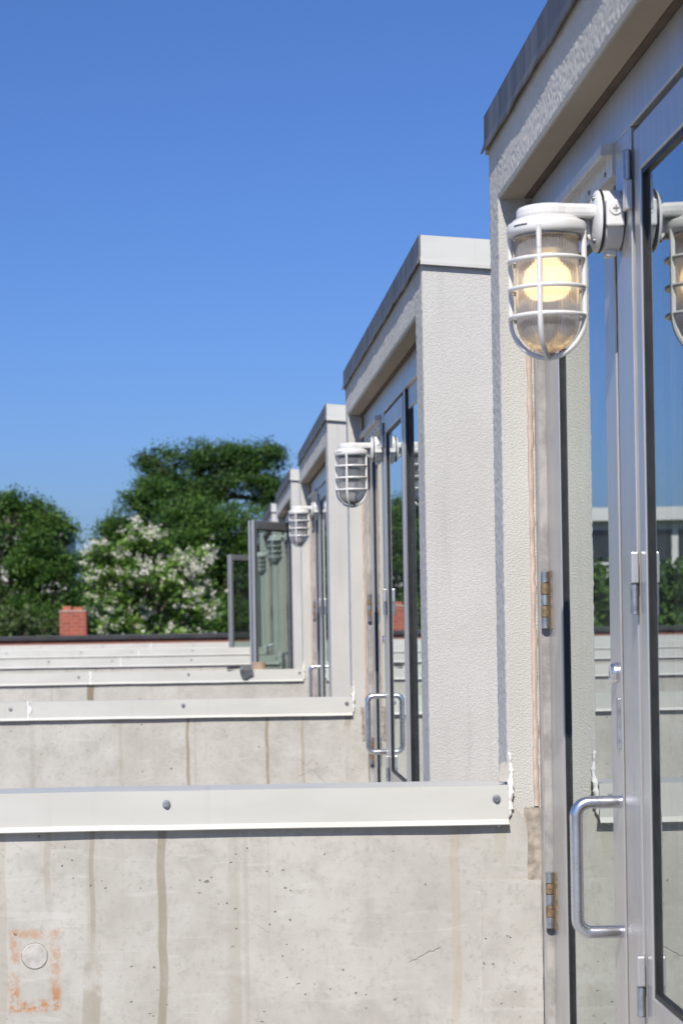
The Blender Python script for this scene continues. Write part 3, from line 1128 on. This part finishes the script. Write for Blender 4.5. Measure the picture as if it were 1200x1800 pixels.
MB().box(xa - .012, xb + .012, YBK + .588, YBK + 1.162, zc_ - .03, zc_).build('chimney_cap', M['mortarcap'], ch, org, .01)
for (p0, p1, h) in ((110, 126, .085), (129, 145, .065)):
    x0, x1 = pxx(p0, YBK + .7), pxx(p1, YBK + .7)
    MB().prism([(x0, YBK + .7), (x1, YBK + .7), (x1 - .01, YBK + .95), (x0 + .01, YBK + .95)], 'z', zc_, zc_ + h).build('flue_pot', M['clay'], ch, org, .012)
tag(bb, 'red brick building with black roof edge and square chimney', 'building')

# ------------------------------------------------------------------ pale buildings far back
def block(name, label, x0, x1, y, depth, z1, floors, nw):
    org = ((x0 + x1) / 2, y, -8)
    r = empty(name, org)
    MB().box(x0, x1, y, y + depth, -8, z1 - .6).build('wall', M['pale'], r, org)
    MB().box(x0 - .5, x1 + .5, y - .7, y + depth, z1 - .6, z1).build('roof', M['pale'], r, org)
    for fl in range(floors):
        zz = z1 - 1.0 - fl * 3.2
        for i in range(nw):
            a = x0 + (x1 - x0) * (i + .12) / nw
            b = x0 + (x1 - x0) * (i + .88) / nw
            wd = MB().box(a, b, y - .03, y + .05, zz - 1.5, zz).build('window', M['window'], r, org)
            MB().box(a - .08, b + .08, y - .12, y - .035, zz - 1.62, zz - 1.5).build('sill', M['pale'], wd, org)
    tag(r, label, 'building')


yb = 92
block('pale_building', 'pale flat roofed building mirrored in the nearest door glass', pxx(-460, yb), pxx(-150, yb), yb, 12, 176 / 3500 * yb + E, 3, 6)
yh = 104
org = (pxx(30, yh), yh, -8)
hs = empty('pale_house', org)
hx0, hx1 = pxx(-40, yh), pxx(118, yh)
ze = pz(925, yh, 30)
MB().box(hx0, hx1, yh, yh + 8, -8, ze).build('wall', M['pale'], hs, org)
MB().prism([(hx0 - .4, ze), (hx1 + .4, ze), (hx1 - 1.4, ze + .9), (hx0 + 1.4, ze + .9)], 'y', yh - .4, yh + 8).build('roof', M['slate'], hs, org)
for i in range(4):
    a = hx0 + .5 + i * 1.2
    MB().box(a, a + .7, yh - .04, yh + .05, ze - 2.0, ze - .7).build('window', M['window'], hs, org)
tag(hs, 'pale house glimpsed through the left tree crown', 'house')


# ------------------------------------------------------------------ trees
def leaf_mesh(name, centres, size, mat, parent, org, rs, tint=None):
    n = len(centres)
    c = np.asarray(centres)
    nrm = rs.normal(size=(n, 3))
    nrm[:, 2] = np.abs(nrm[:, 2]) * 1.1 + .25
    nrm[:, 1] -= .25
    nrm /= np.linalg.norm(nrm, axis=1)[:, None]
    t = rs.normal(size=(n, 3))
    t -= (t * nrm).sum(1)[:, None] * nrm
    t /= np.linalg.norm(t, axis=1)[:, None]
    b = np.cross(nrm, t)
    s = size * rs.uniform(.6, 1.35, n)[:, None]
    asp = rs.uniform(.45, .8, n)[:, None]
    fold = nrm * s * .16
    v = np.stack([c - t * s, c + b * s * asp - fold, c + t * s, c - b * s * asp - fold], 1).reshape(-1, 3) - np.array(org)
    me = bpy.data.meshes.new(name)
    me.vertices.add(4 * n)
    me.vertices.foreach_set('co', v.ravel())
    tri = np.array([[0, 1, 2], [0, 2, 3]])
    idx = (np.arange(n)[:, None, None] * 4 + tri[None]).reshape(-1)
    me.loops.add(len(idx))
    me.loops.foreach_set('vertex_index', idx.astype(np.int32))
    me.polygons.add(2 * n)
    me.polygons.foreach_set('loop_start', np.arange(0, 6 * n, 3, dtype=np.int32))
    me.polygons.foreach_set('loop_total', np.full(2 * n, 3, dtype=np.int32))
    me.update(calc_edges=True)
    at = me.attributes.new('tint', 'FLOAT', 'FACE')
    base_t = tint if tint is not None else np.full(n, .5)
    at.data.foreach_set('value', np.repeat(np.clip(base_t + rs.normal(0, .16, n), 0, 1), 2).astype(np.float32))
    me.materials.append(mat)
    o = bpy.data.objects.new(name, me)
    col.objects.link(o)
    o.parent = parent
    return o


def clumps(lobes, n_per_m2, rs, inner=.45):
    """sprays of foliage on the skin of each lobe, fewer inside"""
    out = []
    subs = []
    for (cx, cy, cz, rx, ry, rz) in lobes:
        subs.append((cx, cy, cz, rx * .64, ry * .64, rz * .64))
        for q in range(13):
            d = rs.normal(size=3)
            d[1] -= .3
            d[2] += .15
            d /= np.linalg.norm(d)
            k = rs.uniform(.62, .98)
            s = rs.uniform(.18, .38)
            m_ = (rx + rz) / 2
            subs.append((cx + d[0] * rx * k, cy + d[1] * ry * k, cz + d[2] * rz * k, m_ * s * 1.15, m_ * s, m_ * s * .85))
    for (cx, cy, cz, rx, ry, rz) in subs:
        area = 4 * math.pi * ((rx * ry + rx * rz + ry * rz) / 3)
        n = int(area * n_per_m2)
        d = rs.normal(size=(n, 3))
        d /= np.linalg.norm(d, axis=1)[:, None]
        r = 1 - np.abs(rs.normal(0, .16, n))
        k = rs.uniform(size=n) < inner * .4
        r[k] = rs.uniform(.3, .85, k.sum())
        lump = 1 + .16 * np.sin(d[:, 0] * 5 + cx * 3) * np.sin(d[:, 2] * 6 + cz) + .10 * np.sin(d[:, 0] * 11 + d[:, 2] * 9)
        out.append(np.array([cx, cy, cz]) + d * (r * lump)[:, None] * np.array([rx, ry, rz]))
    return np.concatenate(out)


def tree(name, label, base, lobes, mat, seed, cl_m2=5.0, leaves=26, spread=.32, size=.10, group=None, blossoms=None, trunk_r=.35, cat='tree'):
    rs = np.random.RandomState(seed)
    org = (base[0], base[1], -8.0)
    r = empty(name, org)
    cs = clumps(lobes, cl_m2, rs)
    rad = spread * rs.uniform(.5, 1.4, len(cs))
    off = rs.normal(size=(len(cs), leaves, 3)) * (rad[:, None, None] * np.array([1, 1, .6]) * .6)
    pts = (cs[:, None, :] + off).reshape(-1, 3)
    leaf_mesh('crown', pts, size, mat, r, org, rs, np.repeat(np.clip(rs.normal(.46, .34, len(cs)), 0, 1), leaves))
    rnd = random.Random(seed)
    m = MB()
    zl = min(l[2] for l in lobes)
    top = (base[0] + rnd.uniform(-.3, .3), base[1], max(zl, -4))
    m.tube([(base[0], base[1], -8.0), (base[0] + .05, base[1], (top[2] - 8) / 2), top], [trunk_r * 1.25, trunk_r, trunk_r * .7], 12)
    for (cx, cy, cz, rx, ry, rz) in lobes:
        mid = ((top[0] + cx) / 2 + rnd.uniform(-.3, .3), (top[1] + cy) / 2, (top[2] + cz) / 2 + .3)
        m.tube([top, mid, (cx, cy, cz)], [trunk_r * .5, trunk_r * .3, trunk_r * .13], 8)
        for q in range(6):
            a, e = rnd.uniform(0, 6.28), rnd.uniform(-.2, 1.2)
            tip = (cx + rx * .85 * math.cos(a) * math.cos(e), cy + ry * .85 * math.sin(a) * math.cos(e), cz + rz * .85 * math.sin(e))
            m.tube([(cx, cy, cz), ((cx + tip[0]) / 2, (cy + tip[1]) / 2, (cz + tip[2]) / 2 + .1), tip], [trunk_r * .13, trunk_r * .08, trunk_r * .03], 6)
    m.build('trunk', M['bark'], r, org)
    if blossoms:
        n, bs = blossoms
        front = cs[cs[:, 1] < base[1] + .4]
        pick = front[rs.choice(len(front), n)]
        pick = pick + (pick - np.array([base[0], base[1], pick[:, 2].mean()])) * .07 + rs.normal(0, .06, pick.shape) + np.array([0, -.2, .1])
        k = 16
        bp = (pick[:, None, :] + rs.normal(size=(n, k, 3)) * np.array([.055, .055, .045])).reshape(-1, 3)
        b = leaf_mesh('blossoms', bp, bs, M['blossom'], r, org, rs)
        b['kind'] = 'stuff'
    tag(r, label, cat, group)
    return r


def lob(px, py, y, rpx, rpy, ry, dy=0):
    """a lobe given by where it stands in the view at distance y"""
    return (pxx(px, y), y + dy, pz(py, y, px), rpx / 3500 * y, ry, rpy / 3500 * y)


yt = 72
tree('broadleaf_tree', 'dark green broad tree at the left edge, behind the chimney', (pxx(20, yt), yt), [
    lob(20, 935, yt, 62, 72, 1.5), lob(88, 960, yt, 50, 75, 1.3, .3), lob(-70, 960, yt, 75, 80, 1.6), lob(60, 905, yt, 30, 32, .9, .2),
    lob(108, 925, yt, 26, 28, .7), lob(30, 1030, yt, 80, 70, 1.5), lob(110, 1030, yt, 42, 75, 1.2), lob(-60, 1060, yt, 90, 80, 1.6), lob(0, 890, yt, 30, 28, .8),
    lob(40, 1160, yt, 100, 90, 1.6), lob(85, 1080, yt, 50, 50, 1.2, -.4), lob(60, 1000, yt, 50, 45, 1.2, .8)],
    M['leaf_mid'], 21, 5.6, 46, .34, .054)
yt = 84
tree('tall_broadleaf_tree', 'tallest dark green tree, its crown leaning right above the blossoms', (pxx(360, yt), yt), [
    lob(390, 850, yt, 70, 55, 1.6), lob(300, 835, yt, 52, 45, 1.3, .3), lob(455, 830, yt, 40, 42, 1.2), lob(472, 795, yt, 28, 26, .8),
    lob(350, 800, yt, 36, 26, .9), lob(420, 800, yt, 40, 28, 1.0, .2), lob(492, 800, yt, 18, 20, .6), lob(268, 815, yt, 26, 24, .7), lob(265, 860, yt, 24, 22, .7),
    lob(480, 880, yt, 34, 40, 1.1), lob(300, 890, yt, 60, 40, 1.3)],
    M['leaf_dark'], 5, 5.0, 44, .38, .060, trunk_r=.4)
yt = 78
tree('spreading_tree', 'mid green spreading tree behind the flowering tree', (pxx(330, yt), yt), [
    lob(340, 950, yt, 95, 70, 1.9), lob(420, 960, yt, 75, 75, 1.7, .2), lob(235, 940, yt, 60, 45, 1.4, .2), lob(480, 1000, yt, 60, 90, 1.6),
    lob(200, 960, yt, 40, 38, 1.1), lob(330, 1040, yt, 120, 80, 1.9, .5), lob(180, 1060, yt, 60, 90, 1.4), lob(430, 1070, yt, 90, 80, 1.7), lob(350, 910, yt, 60, 32, 1.2), lob(245, 893, yt, 42, 30, 1.1), lob(212, 925, yt, 34, 26, 1.0), lob(275, 868, yt, 40, 28, 1.0),
    lob(340, 1160, yt, 110, 80, 1.8)],
    M['leaf_mid'], 33, 4.6, 44, .36, .058, trunk_r=.4)
yt = 58
tree('flowering_tree', 'bright green flowering tree covered in white blossom clusters', (pxx(262, yt), yt), [
    lob(262, 1020, yt, 90, 78, 1.5), lob(190, 1010, yt, 42, 58, 1.0), lob(335, 1010, yt, 44, 50, 1.0), lob(265, 960, yt, 46, 28, .9),
    lob(205, 1075, yt, 50, 60, 1.1), lob(325, 1080, yt, 55, 60, 1.1), lob(262, 1130, yt, 95, 60, 1.4), lob(355, 985, yt, 24, 26, .6), lob(172, 985, yt, 24, 28, .6)],
    M['leaf_cat'], 13, 7.0, 16, .24, .080, blossoms=(760, .030), trunk_r=.24)
yt = 50
tree('shrub_mass', 'low olive green shrubs left of the chimney', (pxx(30, yt), yt), [
    lob(40, 1105, yt, 60, 42, .9), lob(-60, 1110, yt, 70, 45, .9), lob(92, 1112, yt, 30, 30, .6), lob(30, 1150, yt, 90, 50, .9)],
    M['leaf_shrub'], 17, 6.0, 22, .2, .06, trunk_r=.12, cat='shrub')
yt = 66
for i, (p, h, lab) in enumerate(((-190, 1000, 'round green tree mirrored low in the nearest door glass'), (-330, 1010, 'second green tree mirrored at the edge of the nearest door glass'), (-470, 990, 'green tree farthest left, beyond the picture edge'))):
    tree('garden_tree', lab, (pxx(p, yt), yt), [
        lob(p, h + 60, yt, 90, 62, 1.5), lob(p - 60, h + 90, yt, 70, 60, 1.4), lob(p + 60, h + 85, yt, 70, 62, 1.4), lob(p, h + 140, yt, 120, 80, 1.7)],
        M['leaf_mid'], 60 + i, 2.5, 22, .34, .13)
